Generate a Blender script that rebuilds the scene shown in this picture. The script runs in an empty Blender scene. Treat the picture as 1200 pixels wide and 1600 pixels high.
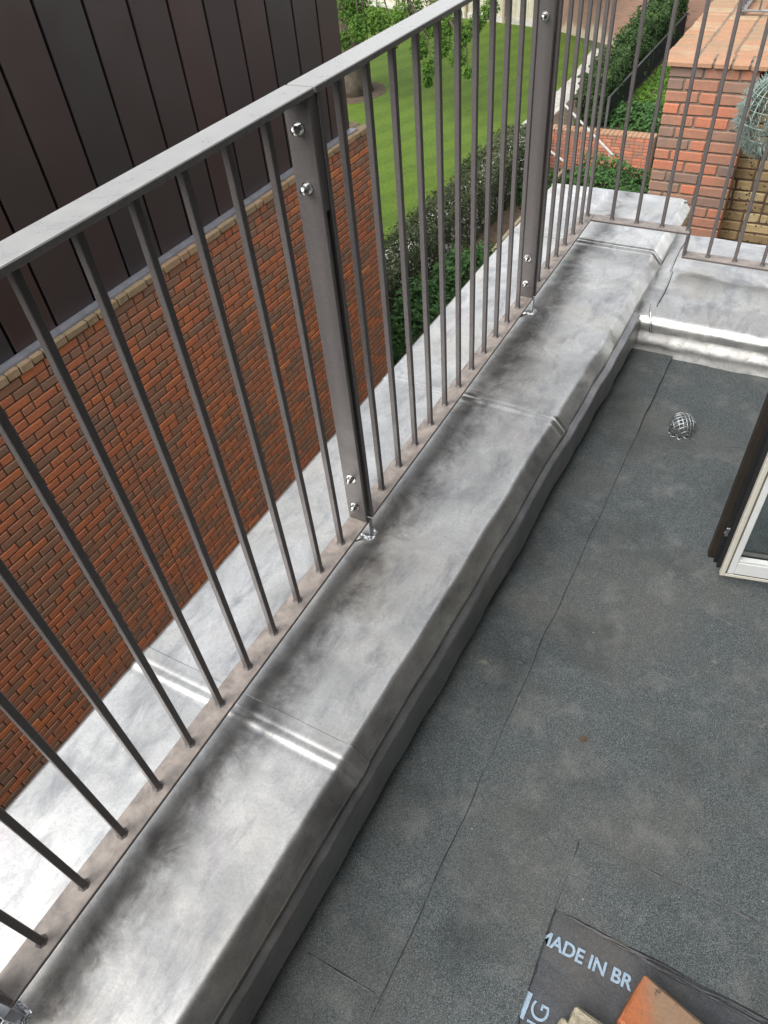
import bpy, bmesh, math, random
from mathutils import Vector, Matrix, noise

random.seed(7)
R = math.radians
C = bpy.context.scene.collection
sc = bpy.context.scene

# ------------------------------------------------------------------ camera
cam = bpy.data.cameras.new('camera'); co = bpy.data.objects.new('camera', cam); C.objects.link(co)
yaw, pitch, roll = R(-33.08136), R(45.7054), R(6.31355)
fw = Vector((math.sin(yaw)*math.cos(pitch), math.cos(yaw)*math.cos(pitch), -math.sin(pitch)))
rt = Vector((math.cos(yaw), -math.sin(yaw), 0)); dn = fw.cross(rt)
r2 = rt*math.cos(roll) + dn*math.sin(roll); d2 = -rt*math.sin(roll) + dn*math.cos(roll)
m = Matrix((r2, -d2, -fw)).transposed().to_4x4(); m.translation = Vector((0.8407, -1.2894, 1.4785))
co.matrix_world = m
cam.sensor_fit = 'VERTICAL'; cam.sensor_height = 24.0; cam.lens = 24.0*1116.3/1600
cam.clip_start = 0.02; cam.clip_end = 400
sc.camera = co
CAM = m.translation.copy()

# ------------------------------------------------------------------ light
SUN_DIR = Vector((-0.22, -0.62, 0.75)).normalized()      # towards the brightest part of the cloud
SUN_EL = math.asin(SUN_DIR.z); SUN_ROT = math.atan2(SUN_DIR.x, SUN_DIR.y)
w = bpy.data.worlds.new('World'); sc.world = w; w.use_nodes = True
nt = w.node_tree; bg = nt.nodes['Background']
sky = nt.nodes.new('ShaderNodeTexSky'); sky.sky_type = 'NISHITA'; sky.sun_disc = False
sky.sun_elevation = SUN_EL; sky.sun_rotation = SUN_ROT; sky.dust_density = 1.5; sky.air_density = 1.0
hs = nt.nodes.new('ShaderNodeHueSaturation'); hs.inputs['Saturation'].default_value = 0.16
nt.links.new(sky.outputs[0], hs.inputs['Color']); nt.links.new(hs.outputs[0], bg.inputs[0])
bg.inputs[1].default_value = 0.15
sl = bpy.data.lights.new('sun', 'SUN'); so = bpy.data.objects.new('sun', sl); C.objects.link(so)
sl.energy = 1.25; sl.angle = R(58); sl.color = (1.0, 0.97, 0.92)
so.rotation_euler = SUN_DIR.to_track_quat('Z', 'Y').to_euler(); so.location = (0, 0, 12)
sc.view_settings.view_transform = 'Standard'; sc.view_settings.look = 'None'
sc.view_settings.gamma = 1.0; sc.view_settings.use_curve_mapping = False
sc.view_settings.exposure = 1.5

# ------------------------------------------------------------------ helpers
def V(*a): return Vector(a)

class MB:
    def __init__(s): s.v = []; s.f = []; s.t = []; s.tone = 0.5; s.sm = False
    def quad(s, a, b, c, d):
        n = len(s.v); s.v += [tuple(a), tuple(b), tuple(c), tuple(d)]; s.f.append((n, n+1, n+2, n+3)); s.t.append(s.tone)
    def face(s, pts):
        n = len(s.v); s.v += [tuple(p) for p in pts]; s.f.append(tuple(range(n, n+len(pts)))); s.t.append(s.tone)
    def box(s, x0, x1, y0, y1, z0, z1, M=None):
        P = [V(x, y, z) for z in (z0, z1) for y in (y0, y1) for x in (x0, x1)]
        if M is not None: P = [M @ p for p in P]
        n = len(s.v); s.v += [tuple(p) for p in P]
        for q in ((0,2,3,1),(4,5,7,6),(0,1,5,4),(2,6,7,3),(0,4,6,2),(1,3,7,5)):
            s.f.append(tuple(n+i for i in q)); s.t.append(s.tone)
    def cbox(s, x0, x1, y0, y1, z0, z1, b, M=None, jit=0.0):
        """box with chamfered edges"""
        n = len(s.v); ids = {}
        X = ((x0, x0+b), (x1, x1-b)); Y = ((y0, y0+b), (y1, y1-b)); Z = ((z0, z0+b), (z1, z1-b))
        for i in (0,1):
            for j in (0,1):
                for k in (0,1):
                    jj = V(random.uniform(-jit,jit), random.uniform(-jit,jit), random.uniform(-jit,jit))
                    for ax in (0,1,2):
                        p = V(X[i][0 if ax==0 else 1], Y[j][0 if ax==1 else 1], Z[k][0 if ax==2 else 1]) + jj
                        if M is not None: p = M @ p
                        ids[(i,j,k,ax)] = len(s.v); s.v.append(tuple(p))
        def F(*k): s.f.append(tuple(ids[q] for q in k)); s.t.append(s.tone)
        for i in (0,1): F(*([(i,0,0,0),(i,0,1,0),(i,1,1,0),(i,1,0,0)] if i==0 else [(i,0,0,0),(i,1,0,0),(i,1,1,0),(i,0,1,0)]))
        for j in (0,1): F(*([(0,j,0,1),(1,j,0,1),(1,j,1,1),(0,j,1,1)] if j==0 else [(0,j,0,1),(0,j,1,1),(1,j,1,1),(1,j,0,1)]))
        for k in (0,1): F(*([(0,0,k,2),(0,1,k,2),(1,1,k,2),(1,0,k,2)] if k==0 else [(0,0,k,2),(1,0,k,2),(1,1,k,2),(0,1,k,2)]))
        for i in (0,1):
            for j in (0,1): F((i,j,0,0),(i,j,1,0),(i,j,1,1),(i,j,0,1))
        for i in (0,1):
            for k in (0,1): F((i,0,k,0),(i,1,k,0),(i,1,k,2),(i,0,k,2))
        for j in (0,1):
            for k in (0,1): F((0,j,k,1),(1,j,k,1),(1,j,k,2),(0,j,k,2))
        for i in (0,1):
            for j in (0,1):
                for k in (0,1): F((i,j,k,0),(i,j,k,1),(i,j,k,2))
    def tube(s, pts, r, n=8, cap=True, closed=False):
        pts = [Vector(p) for p in pts]; rings = []
        N = len(pts)
        up = None
        for i, p in enumerate(pts):
            if closed: t = pts[(i+1) % N] - pts[i-1]
            else: t = (pts[min(i+1, N-1)] - pts[max(i-1, 0)])
            t.normalize()
            if up is None:
                up = V(0,0,1) if abs(t.z) < .9 else V(1,0,0)
            a = t.cross(up)
            if a.length < 1e-6: a = t.cross(V(0.3,0.7,0.2))
            a.normalize(); b = a.cross(t).normalized(); up = b
            rr = r[i] if isinstance(r, (list, tuple)) else r
            st = len(s.v)
            for k in range(n):
                an = 2*math.pi*k/n
                s.v.append(tuple(p + a*(math.cos(an)*rr) + b*(math.sin(an)*rr)))
            rings.append(st)
        L = N if closed else N-1
        for i in range(L):
            q, u = rings[i], rings[(i+1) % N]
            for k in range(n):
                k2 = (k+1) % n
                s.f.append((q+k, q+k2, u+k2, u+k)); s.t.append(s.tone)
        if cap and not closed:
            s.f.append(tuple(rings[0]+k for k in reversed(range(n)))); s.t.append(s.tone)
            s.f.append(tuple(rings[-1]+k for k in range(n))); s.t.append(s.tone)
    def lathe(s, prof, org, axis='z', n=20):
        """prof: (r, h) list, turned round axis through org"""
        rings = []
        for (r, h) in prof:
            st = len(s.v)
            for k in range(n):
                a = 2*math.pi*k/n; c, d = r*math.cos(a), r*math.sin(a)
                p = {'z': V(c, d, h), 'y': V(c, h, -d), 'x': V(h, c, d)}[axis] + Vector(org)
                s.v.append(tuple(p))
            rings.append(st)
        for q, u in zip(rings, rings[1:]):
            for k in range(n):
                k2 = (k+1) % n; s.f.append((q+k, q+k2, u+k2, u+k)); s.t.append(s.tone)
    def mesh(s, name, smooth=False):
        me = bpy.data.meshes.new(name); me.from_pydata(s.v, [], s.f)
        at = me.attributes.new('tone', 'FLOAT', 'FACE'); at.data.foreach_set('value', s.t)
        if smooth: me.polygons.foreach_set('use_smooth', [True]*len(me.polygons))
        me.update(); return me
    def build(s, name, mat, parent=None, smooth=False, fix=True):
        me = s.mesh(name, smooth)
        if fix:
            bm = bmesh.new(); bm.from_mesh(me); bmesh.ops.recalc_face_normals(bm, faces=bm.faces); bm.to_mesh(me); bm.free()
        return link(name, me, mat, parent)

def link(name, me, mat, parent=None, loc=None):
    o = bpy.data.objects.new(name, me); C.objects.link(o)
    if mat is not None and not me.materials: me.materials.append(mat)
    if parent is not None: o.parent = parent
    if loc is not None: o.location = loc
    return o

def thing(name, label, cat, group=None, loc=None):
    o = bpy.data.objects.new(name, None); C.objects.link(o); o.empty_display_size = 0.1
    o['label'] = label; o['category'] = cat
    if group: o['group'] = group
    if loc is not None: o.location = loc
    return o
def tag(o, label, cat, group=None):
    o['label'] = label; o['category'] = cat
    if group: o['group'] = group
    return o
def structure(o): o['kind'] = 'structure'; return o
def stuff(o): o['kind'] = 'stuff'; return o

def nz(x, y, z=0.0, s=1.0, o=0.0): return noise.noise(V(x*s+o, y*s-o*1.7, z*s+o*.6))

# ------------------------------------------------------------------ materials
class NT:
    def __init__(s, name):
        s.m = bpy.data.materials.new(name); s.m.use_nodes = True; s.t = s.m.node_tree
        s.b = s.t.nodes['Principled BSDF']; s.out = s.t.nodes['Material Output']
    def n(s, typ, **kw):
        o = s.t.nodes.new(typ)
        for k, v in kw.items():
            if k.startswith('i_'):
                key = k[2:]
                key = int(key) if key.isdigit() else key.replace('_', ' ')
                if isinstance(v, bpy.types.NodeSocket): s.t.links.new(v, o.inputs[key])
                else: o.inputs[key].default_value = v
            else: setattr(o, k, v)
        return o
    def L(s, a, b): s.t.links.new(a, b)
    def pos(s): return s.n('ShaderNodeNewGeometry').outputs['Position']
    def noise(s, scale, detail=4, rough=.55, vec=None, dist=0.0):
        o = s.n('ShaderNodeTexNoise'); o.inputs['Scale'].default_value = scale; o.inputs['Detail'].default_value = detail
        o.inputs['Roughness'].default_value = rough; o.inputs['Distortion'].default_value = dist
        s.L(vec if vec is not None else s.pos(), o.inputs['Vector']); return o.outputs['Fac']
    def scaled(s, sc_, vec=None):
        o = s.n('ShaderNodeMapping'); o.inputs['Scale'].default_value = sc_
        s.L(vec if vec is not None else s.pos(), o.inputs['Vector']); return o.outputs[0]
    def ramp(s, fac, stops, interp='LINEAR'):
        o = s.n('ShaderNodeValToRGB'); e = o.color_ramp; e.interpolation = interp
        while len(e.elements) < len(stops): e.elements.new(0.5)
        for el, (p, c) in zip(e.elements, stops):
            el.position = p; el.color = (c, c, c, 1) if isinstance(c, (int, float)) else (*c, 1)
        s.L(fac, o.inputs[0]); return o.outputs[0]
    def mix(s, fac, a, b, mode='MIX'):
        o = s.n('ShaderNodeMix', data_type='RGBA', blend_type=mode)
        for k, v in ((0, fac), (6, a), (7, b)):
            if isinstance(v, bpy.types.NodeSocket): s.L(v, o.inputs[k])
            elif k == 0: o.inputs[0].default_value = v
            else: o.inputs[k].default_value = (*v, 1)
        return o.outputs[2]
    def math(s, op, a, b=0.0, c=0.0, clamp=False):
        o = s.n('ShaderNodeMath', operation=op); o.use_clamp = clamp
        for k, v in enumerate((a, b, c)):
            if isinstance(v, bpy.types.NodeSocket): s.L(v, o.inputs[k])
            else: o.inputs[k].default_value = v
        return o.outputs[0]
    def attr(s, name): return s.n('ShaderNodeAttribute', attribute_name=name).outputs['Fac']
    def bump(s, h, strength=.3, dist=.01):
        o = s.n('ShaderNodeBump'); o.inputs['Strength'].default_value = strength; o.inputs['Distance'].default_value = dist
        s.L(h, o.inputs['Height']); 
        s.L(o.outputs[0], s.b.inputs['Normal']); return o
    def set(s, **kw):
        for k, v in kw.items():
            k = k.replace('_', ' ')
            if isinstance(v, bpy.types.NodeSocket): s.L(v, s.b.inputs[k])
            else: s.b.inputs[k].default_value = (*v, 1) if isinstance(v, tuple) and len(v) == 3 else v

def simple(name, col, rough=.6, metal=0.0, var=.15, scale=30, bump=0.0, spec=.5):
    t = NT(name); f = t.noise(scale, 5)
    c = t.mix(t.ramp(f, [(.3, 0.0), (.7, 1.0)]), tuple(x*(1-var) for x in col), tuple(min(1, x*(1+var)) for x in col))
    t.set(Base_Color=c, Roughness=rough, Metallic=metal, Specular_IOR_Level=spec)
    if bump: t.bump(t.noise(scale*4, 4), bump, .004)
    return t.m

def m_lead(name='lead', dark=0.0):
    t = NT(name)
    f1 = t.noise(5.5, 6, .62, dist=.6); f2 = t.noise(230, 3, .7); f3 = t.noise(2.2, 3, .5, dist=.8)
    fs = t.noise(14, 6, .70, vec=t.scaled((1.0, .40, .6)), dist=.4)
    base = t.mix(t.ramp(f1, [(.30, 0.0), (.70, 1.0)]), (.41, .405, .392), (.74, .73, .70))
    base = t.mix(t.ramp(f3, [(.46, 0.0), (.68, .7)]), base, (.66, .62, .545))       # pale chalky bloom
    base = t.mix(t.ramp(fs, [(.50, 0.0), (.72, .70)]), base, (.22, .225, .25))     # smoky patina
    rain = t.noise(3.0, 2, .5, dist=1.5)
    base = t.mix(t.ramp(rain, [(.60, 0.0), (.72, .22)]), base, (.74, .60, .60))
    base = t.mix(t.ramp(f2, [(.35, .24), (.60, 0.0)]), base, (.25, .245, .235))
    base = t.mix(t.ramp(t.noise(95, 3, .75), [(.36, .20), (.50, 0.0)]), base, (.28, .275, .27))
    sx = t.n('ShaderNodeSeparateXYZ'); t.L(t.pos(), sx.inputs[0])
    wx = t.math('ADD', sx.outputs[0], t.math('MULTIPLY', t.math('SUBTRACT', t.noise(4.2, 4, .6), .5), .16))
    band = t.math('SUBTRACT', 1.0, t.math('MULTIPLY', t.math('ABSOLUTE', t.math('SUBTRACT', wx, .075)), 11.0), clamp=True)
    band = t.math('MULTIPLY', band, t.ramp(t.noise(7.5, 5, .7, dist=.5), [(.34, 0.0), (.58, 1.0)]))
    base = t.mix(t.math('MULTIPLY', band, .85), base, (.09, .082, .075))            # bottom rail's dark reflection, painted into the lead colour
    ox = t.ramp(t.noise(5, 6, .7, vec=t.scaled((1.0, .55, 1.0)), dist=.9), [(.60, 0.0), (.70, .5)])
    base = t.mix(ox, base, (.78, .77, .75))                                       # white oxide       # fine dull grain
    scr = t.ramp(t.noise(60, 3, .8, vec=t.scaled((.35, .02, .02))), [(.66, 0.0), (.74, .22)])
    base = t.mix(scr, base, (.80, .80, .81))
    if dark: base = t.mix(dark, base, (.12, .12, .125))
    rf = t.ramp(t.noise(9, 6, .68, dist=.5), [(.28, .26), (.72, .46)])
    t.set(Base_Color=base, Roughness=rf, Metallic=.94)
    h = t.math('ADD', t.math('MULTIPLY', t.noise(22, 5, .6, dist=.6), .6), t.math('MULTIPLY', t.noise(420, 3, .7), .02))
    t.bump(h, .10, .006)
    return t.m
def m_paint(name, col, dust, dustamt, rough=.42, topdust=True, scale=16):
    t = NT(name)
    g = t.n('ShaderNodeNewGeometry'); sep = t.n('ShaderNodeSeparateXYZ'); t.L(g.outputs['Normal'], sep.inputs[0])
    up = t.ramp(sep.outputs[2], [(.55, 0.0), (.95, 1.0)])
    f = t.noise(scale, 6, .65, dist=.3); ff = t.noise(160, 4, .7)
    c = t.mix(t.ramp(ff, [(.3, 0.0), (.75, 1.0)]), tuple(x*.85 for x in col), tuple(x*1.18 for x in col))
    am = t.math('MULTIPLY', t.math('MULTIPLY', up, t.ramp(f, [(.33, .35), (.62, 1.0)])), dustamt)
    sc_ = t.math('MULTIPLY', t.ramp(t.noise(38, 5, .7, vec=t.scaled((1, 1, .3))), [(.66, 0.0), (.76, 1.0)]), .18)
    c = t.mix(t.math('MAXIMUM', am, sc_), c, dust)
    t.set(Base_Color=c, Roughness=t.ramp(f, [(.3, rough-.06), (.7, rough+.12)]))
    t.bump(t.math('ADD', ff, t.noise(600, 2, .5)), .10, .002)
    return t.m
def m_brick(name, stops, dirt=(.09, .075, .06), dirtamt=.35, bands=7.0, pit=False):
    t = NT(name)
    tone = t.attr('tone'); p = t.pos()
    n1 = t.noise(bands, 3, .6, dist=.4); n2 = t.noise(55, 5, .7)
    f = t.math('ADD', tone, t.math('MULTIPLY', t.math('SUBTRACT', n1, .5), .55))
    c = t.ramp(f, stops)
    c = t.mix(t.ramp(n2, [(.28, .45), (.6, 0.0)]), c, tuple(x*.55 for x in stops[len(stops)//2][1]))
    c = t.mix(t.math('MULTIPLY', t.ramp(t.noise(11, 5, .7), [(.48, 0.0), (.75, 1.0)]), dirtamt), c, dirt)
    if pit:
        vo = t.n('ShaderNodeTexVoronoi'); vo.inputs['Scale'].default_value = 34; t.L(t.scaled((1, 1, 1.1)), vo.inputs['Vector'])
        pm = t.math('MULTIPLY', t.ramp(vo.outputs['Distance'], [(.20, 1.0), (.30, 0.0)]), t.ramp(t.noise(9, 2), [(.5, 0.0), (.56, 1.0)]))
        c = t.mix(pm, c, (.035, .025, .018))
    t.set(Base_Color=c, Roughness=.88, Specular_IOR_Level=.25)
    t.bump(t.math('ADD', t.noise(140, 5, .7), t.math('MULTIPLY', n2, .7)), .35, .004)
    return t.m
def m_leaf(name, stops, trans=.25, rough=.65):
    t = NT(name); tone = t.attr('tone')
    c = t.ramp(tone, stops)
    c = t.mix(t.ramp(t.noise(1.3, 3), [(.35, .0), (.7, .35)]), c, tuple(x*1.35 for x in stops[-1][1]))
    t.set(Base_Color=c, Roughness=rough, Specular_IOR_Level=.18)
    tr = t.n('ShaderNodeBsdfTranslucent'); t.L(c, tr.inputs[0])
    mx = t.n('ShaderNodeMixShader'); mx.inputs[0].default_value = trans
    t.L(t.b.outputs[0], mx.inputs[1]); t.L(tr.outputs[0], mx.inputs[2]); t.L(mx.outputs[0], t.out.inputs[0])
    return t.m
def m_felt(name, lo, hi, warm=.5, seed=0.0):
    t = NT(name)
    mp = t.n('ShaderNodeMapping'); mp.inputs['Location'].default_value = (seed, seed*.7, 0); t.L(t.pos(), mp.inputs[0]); p = mp.outputs[0]
    vo = t.n('ShaderNodeTexVoronoi'); vo.inputs['Scale'].default_value = 760; t.L(p, vo.inputs['Vector'])
    bw = t.n('ShaderNodeRGBToBW'); t.L(vo.outputs['Color'], bw.inputs[0])
    gran = t.ramp(bw.outputs[0], [(.2, 0.0), (.62, .42), (.80, 1.0)])
    c = t.mix(gran, lo, hi)
    big = t.noise(2.6, 5, .62, vec=p, dist=.7); mid = t.noise(9, 5, .65, vec=p)
    c = t.mix(t.math('MULTIPLY', t.ramp(big, [(.44, 0.0), (.70, 1.0)]), warm), c, (.115, .106, .088))
    c = t.mix(t.math('MULTIPLY', t.ramp(mid, [(.52, 0.0), (.76, 1.0)]), .42), c, (.215, .21, .195))
    c = t.mix(t.math('MULTIPLY', t.ramp(t.noise(3.7, 4, .6, vec=p), [(.3, 1.0), (.48, 0.0)]), .45), c, (.012, .015, .0155))
    sp = t.ramp(t.noise(10, 4, .6, vec=p), [(.69, 0.0), (.79, .6)])
    c = t.mix(sp, c, (.30, .275, .215))
    t.set(Base_Color=c, Roughness=.82, Specular_IOR_Level=.35)
    t.bump(t.math('ADD', bw.outputs[0], t.math('MULTIPLY', mid, .8)), .55, .003)
    return t.m

LEAD = m_lead(); LEAD_DARK = m_lead('dark_lead', .62)  # second copy mixes the same lead colour darker, for the apron
PAINT = m_paint('brown_grey_paint', (.088, .079, .077), (.27, .24, .215), .55, rough=.40)
RAILTOP = m_paint('handrail_paint', (.14, .135, .13), (.40, .40, .385), .45, rough=.28)
RUSTY = m_paint('dusty_paint', (.085, .072, .068), (.36, .31, .27), .80, rough=.55, scale=26)
STEEL = simple('zinc_steel', (.50, .51, .50), .26, 1.0, .10, 90, .05)
GALV = simple('galvanised', (.42, .44, .45), .40, .9, .22, 45, .1)
BEAD = simple('bright_lead_bead', (.62, .63, .65), .22, 1.0, .2, 150, .3)
def m_dull():
    t = NT('dull_lead')
    f = t.noise(9, 6, .65, dist=.6); g = t.noise(30, 4, .6)
    c = t.mix(t.ramp(f, [(.3, 0.0), (.7, 1.0)]), (.30, .295, .285), (.62, .61, .585))
    c = t.mix(t.ramp(g, [(.58, 0.0), (.72, .5)]), c, (.22, .215, .21))
    t.set(Base_Color=c, Roughness=t.ramp(g, [(.3, .54), (.7, .72)]), Metallic=.60); t.bump(t.noise(24, 4, .6, dist=.5), .45, .008); return t.m
DULL = m_dull()
MORTAR = simple('mortar', (.125, .088, .064), .95, 0, .35, 25, .6, .2)
MORTAR_P = simple('mortar_pale', (.19, .16, .125), .95, 0, .3, 40, .7, .2)
BRICK = m_brick('brick_multi', [(0.0, (.22, .155, .112)), (.25, (.29, .178, .118)), (.45, (.41, .180, .104)), (.65, (.51, .178, .088)), (.82, (.60, .200, .080)), (1.0, (.64, .25, .10))], dirtamt=.25, bands=5)
BRICKP = m_brick('brick_pier', [(0.0, (.175, .145, .125)), (.25, (.25, .17, .13)), (.45, (.36, .18, .12)), (.65, (.46, .175, .105)), (.85, (.53, .195, .11)), (1.0, (.52, .26, .16))], dirtamt=.22)
STOCK = m_brick('brick_yellow_stock', [(0.0, (.26, .185, .10)), (.4, (.42, .30, .155)), (.7, (.52, .385, .205)), (1.0, (.58, .46, .27))], dirtamt=.3, pit=True)
COPE = m_brick('brick_coping', [(0.0, (.27, .19, .115)), (.35, (.33, .215, .135)), (.6, (.37, .20, .12)), (.85, (.38, .215, .135)), (1.0, (.38, .29, .185))], dirt=(.20, .175, .105), dirtamt=.5)
TAN = m_brick('brick_tan', [(0.0, (.20, .16, .10)), (.5, (.30, .225, .135)), (.8, (.36, .26, .155)), (1.0, (.36, .22, .13))], dirtamt=.35)
def m_clad():
    t = NT('dark_brown_cladding'); rnd = t.n('ShaderNodeObjectInfo').outputs['Random']
    c = t.ramp(rnd, [(0.0, (.050, .043, .047)), (.45, (.052, .042, .044)), (.7, (.062, .042, .042)), (1.0, (.070, .041, .039))])
    c = t.mix(t.ramp(t.noise(1.6, 3), [(.3, 0.0), (.7, .35)]), c, (.034, .029, .030))
    t.set(Base_Color=c, Roughness=t.ramp(t.noise(2.5, 3), [(.3, .30), (.7, .42)]), Metallic=.2); t.bump(t.noise(1.8, 2), .04, .05); return t.m
CLAD = m_clad()
GAP = simple('shadow_gap_black', (.006, .006, .008), .8)
FLASH = simple('grey_flashing', (.25, .25, .275), .45, .3, .15, 12)
FELT = m_felt('mineral_felt', (.024, .0295, .0305), (.146, .163, .165), .40)
FELT2 = FELT
def m_bitumen():
    t = NT('smooth_bitumen'); f = t.noise(16, 7, .75, vec=t.scaled((.8, 1.3, 1)), dist=.5); g = t.noise(4, 4, .6)
    c = t.mix(t.ramp(f, [(.35, 0.0), (.75, 1.0)]), (.024, .026, .030), (.062, .065, .070))
    c = t.mix(t.ramp(g, [(.5, 0.0), (.72, .6)]), c, (.085, .074, .058))
    t.set(Base_Color=c, Roughness=.48); c = t.mix(t.ramp(t.noise(300, 3, .7), [(.45, 0.0), (.7, .45)]), c, (.13, .135, .14)); t.set(Base_Color=c); t.bump(t.noise(60, 5, .7, vec=t.scaled((.6, 1.4, 1))), .4, .003); return t.m
BITUMEN = m_bitumen()
PRINT = simple('pale_blue_print', (.25, .33, .41), .6, 0, .22, 180)
SOIL = simple('soil', (.085, .062, .043), .95, 0, .35, 6, .6, .2)
TIMBER = simple('weathered_timber', (.28, .23, .15), .85, 0, .3, 14, .3)
PAVING = simple('pale_paving', (.40, .38, .34), .85, 0, .25, 3, .3)
BARK = simple('bark', (.075, .062, .046), .95, 0, .4, 5, .8, .2)
FENCE_W = simple('pale_fence_boards', (.42, .39, .30), .85, 0, .18, 4)
IRON = simple('black_iron', (.018, .018, .019), .5, .3)
IRONG = simple('dull_grey_iron', (.10, .10, .10), .5, .3)
WHITE_T = simple('white_handrail', (.45, .44, .42), .4)
def m_lawn():
    t = NT('lawn_grass'); p = t.pos()
    mp = t.n('ShaderNodeMapping'); mp.inputs['Rotation'].default_value = (0, 0, R(24)); t.L(p, mp.inputs[0])
    wv = t.n('ShaderNodeTexWave'); wv.inputs['Scale'].default_value = .30; wv.inputs['Distortion'].default_value = 1.1; wv.inputs['Detail'].default_value = 2; t.L(mp.outputs[0], wv.inputs[0])
    st = t.ramp(wv.outputs['Fac'], [(.35, 0.0), (.65, 1.0)])
    c = t.mix(st, (.078, .134, .009), (.122, .196, .014))
    c = t.mix(t.ramp(t.noise(1.1, 5, .65), [(.35, .0), (.75, .7)]), c, (.120, .200, .014))
    c = t.mix(t.ramp(t.noise(14, 5, .75), [(.34, .85), (.58, 0.0)]), c, (.036, .076, .010))
    c = t.mix(t.ramp(t.noise(5, 6, .8), [(.40, 0.0), (.75, .75)]), c, (.145, .205, .030))
    c = t.mix(t.ramp(t.noise(34, 4, .8), [(.36, .6), (.56, 0.0)]), c, (.030, .068, .008))
    c = t.mix(t.ramp(t.noise(9, 3, .6), [(.74, 0.0), (.78, .8)]), c, (.20, .21, .07))
    t.set(Base_Color=c, Roughness=.8, Specular_IOR_Level=.2); t.bump(t.noise(25, 5, .8), .9, .06); return t.m
LAWN = m_lawn()
GROUND = simple('ground_cover', (.060, .085, .030), .95, 0, .4, 1.5, .5)
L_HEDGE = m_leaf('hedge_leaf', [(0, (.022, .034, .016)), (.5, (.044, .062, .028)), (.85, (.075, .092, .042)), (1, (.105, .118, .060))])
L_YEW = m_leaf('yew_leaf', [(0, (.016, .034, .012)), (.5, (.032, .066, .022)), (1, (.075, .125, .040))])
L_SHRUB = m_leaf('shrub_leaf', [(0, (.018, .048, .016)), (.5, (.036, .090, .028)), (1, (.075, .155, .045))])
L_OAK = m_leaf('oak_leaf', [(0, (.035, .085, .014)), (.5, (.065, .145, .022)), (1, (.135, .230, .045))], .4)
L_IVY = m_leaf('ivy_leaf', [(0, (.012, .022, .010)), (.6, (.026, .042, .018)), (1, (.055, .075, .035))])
L_BANK = m_leaf('bank_grass', [(0, (.05, .12, .014)), (1, (.12, .24, .03))], .3)
TWINE = simple('pale_green_coated_wire', (.22, .28, .25), .55, 0, .25, 60)
DOOR_B = simple('door_brown_aluminium', (.022, .017, .012), .45, .2)
RUBBER = simple('black_gasket', (.008, .008, .009), .5)
DOOR_W = simple('door_cream_frame', (.46, .44, .375), .4, 0, .05)
DOOR_WW = simple('door_white_frame', (.52, .53, .52), .35, 0, .04)
UNSEEN_WALL_RENDER = simple('unseen_wall_render', (.015, .0135, .013), .9, 0, .2, 3, .2)
def m_glass():
    t = NT('door_glass'); tr = t.n('ShaderNodeBsdfTransparent'); tr.inputs[0].default_value = (.86, .91, .90, 1)
    gl = t.n('ShaderNodeBsdfGlossy'); gl.inputs['Roughness'].default_value = .02
    fr = t.n('ShaderNodeFresnel'); fr.inputs['IOR'].default_value = 1.7
    mx = t.n('ShaderNodeMixShader'); bf = t.n('ShaderNodeNewGeometry').outputs['Backfacing']; t.L(t.math('MULTIPLY', t.math('ADD', fr.outputs[0], .10), t.math('SUBTRACT', 1.0, bf)), mx.inputs[0]); t.L(tr.outputs[0], mx.inputs[1]); t.L(gl.outputs[0], mx.inputs[2]); t.L(mx.outputs[0], t.out.inputs[0]); return t.m
GLASS = m_glass()

# ------------------------------------------------------------------ ground far below
GZ = -6.0
def sheet(name, pts, z, mat, sub=None):
    b = MB(); b.face([(x, y, z) for x, y in pts]); o = b.build(name, mat); return structure(o)
sheet('ground', [(-200,-200),(200,-200),(200,250),(-200,250)], GZ-.012, GROUND)
sheet('lawn', [(-60,-6),(-7.0,-6),(-7.0,27.5),(-9.0,31),(-12.5,33.5),(-60,33.5)], GZ, LAWN)
sheet('path', [(-7.05,4),(-5.5,4),(-5.5,19.0),(-5.9,22),(-6.8,27.5),(-7.2,28.6),(-7.4,28.6),(-7.05,25)], GZ+.006, PAVING)
sheet('planting_bed', [(-5.9,4.0),(-4.72,4.0),(-4.72,17.4),(-5.9,17.4)], GZ+.004, SOIL)
sheet('side_passage', [(-4.6,-8),(-.3,-8),(-.3,17.4),(-4.6,17.4)], GZ+.002, SOIL)

# raised bed behind the low garden wall
b = MB(); b.box(-5.55, 2.0, 17.95, 28.0, GZ-.1, -5.12); structure(b.build('raised_bank', SOIL))

# ------------------------------------------------------------------ brickwork helpers
def brick_mesh(lx, ly, lz, tone, jit=.0012, ch=.005):
    b = MB(); b.tone = tone; b.cbox(-lx/2, lx/2, -ly/2, ly/2, -lz/2, lz/2, ch, jit=jit); return b.mesh('brick')
def variants(lx, ly, lz, tones, mat, jit=.0012, ch=.005):
    out = []
    for t in tones:
        me = brick_mesh(lx, ly, lz, t, jit, ch); me.materials.append(mat); out.append(me)
    return out
def tonerand():
    return min(1, max(0, random.choice([random.gauss(.24, .08), random.gauss(.42, .09), random.gauss(.52, .09), random.gauss(.68, .11)])))

def proj(p):
    q = Vector(p) - CAM
    x, y, z = q.dot(r2), q.dot(d2), q.dot(fw)
    if z <= .05: return None
    return (600 + 1116.3*x/z, 800 + 1116.3*y/z, z)
def seen(p, mg=20):
    q = proj(p)
    if q is None or not (-mg < q[0] < 1200+mg and -mg < q[1] < 1600+mg): return False
    p = Vector(p); t = (-.075 - p.z)/(CAM.z - p.z) if CAM.z != p.z else -1
    if 0 < t < 1:
        h = p + (CAM-p)*t
        if -.33 < h.x < .4 and -3 < h.y < 2.47: return False
    return True

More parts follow.
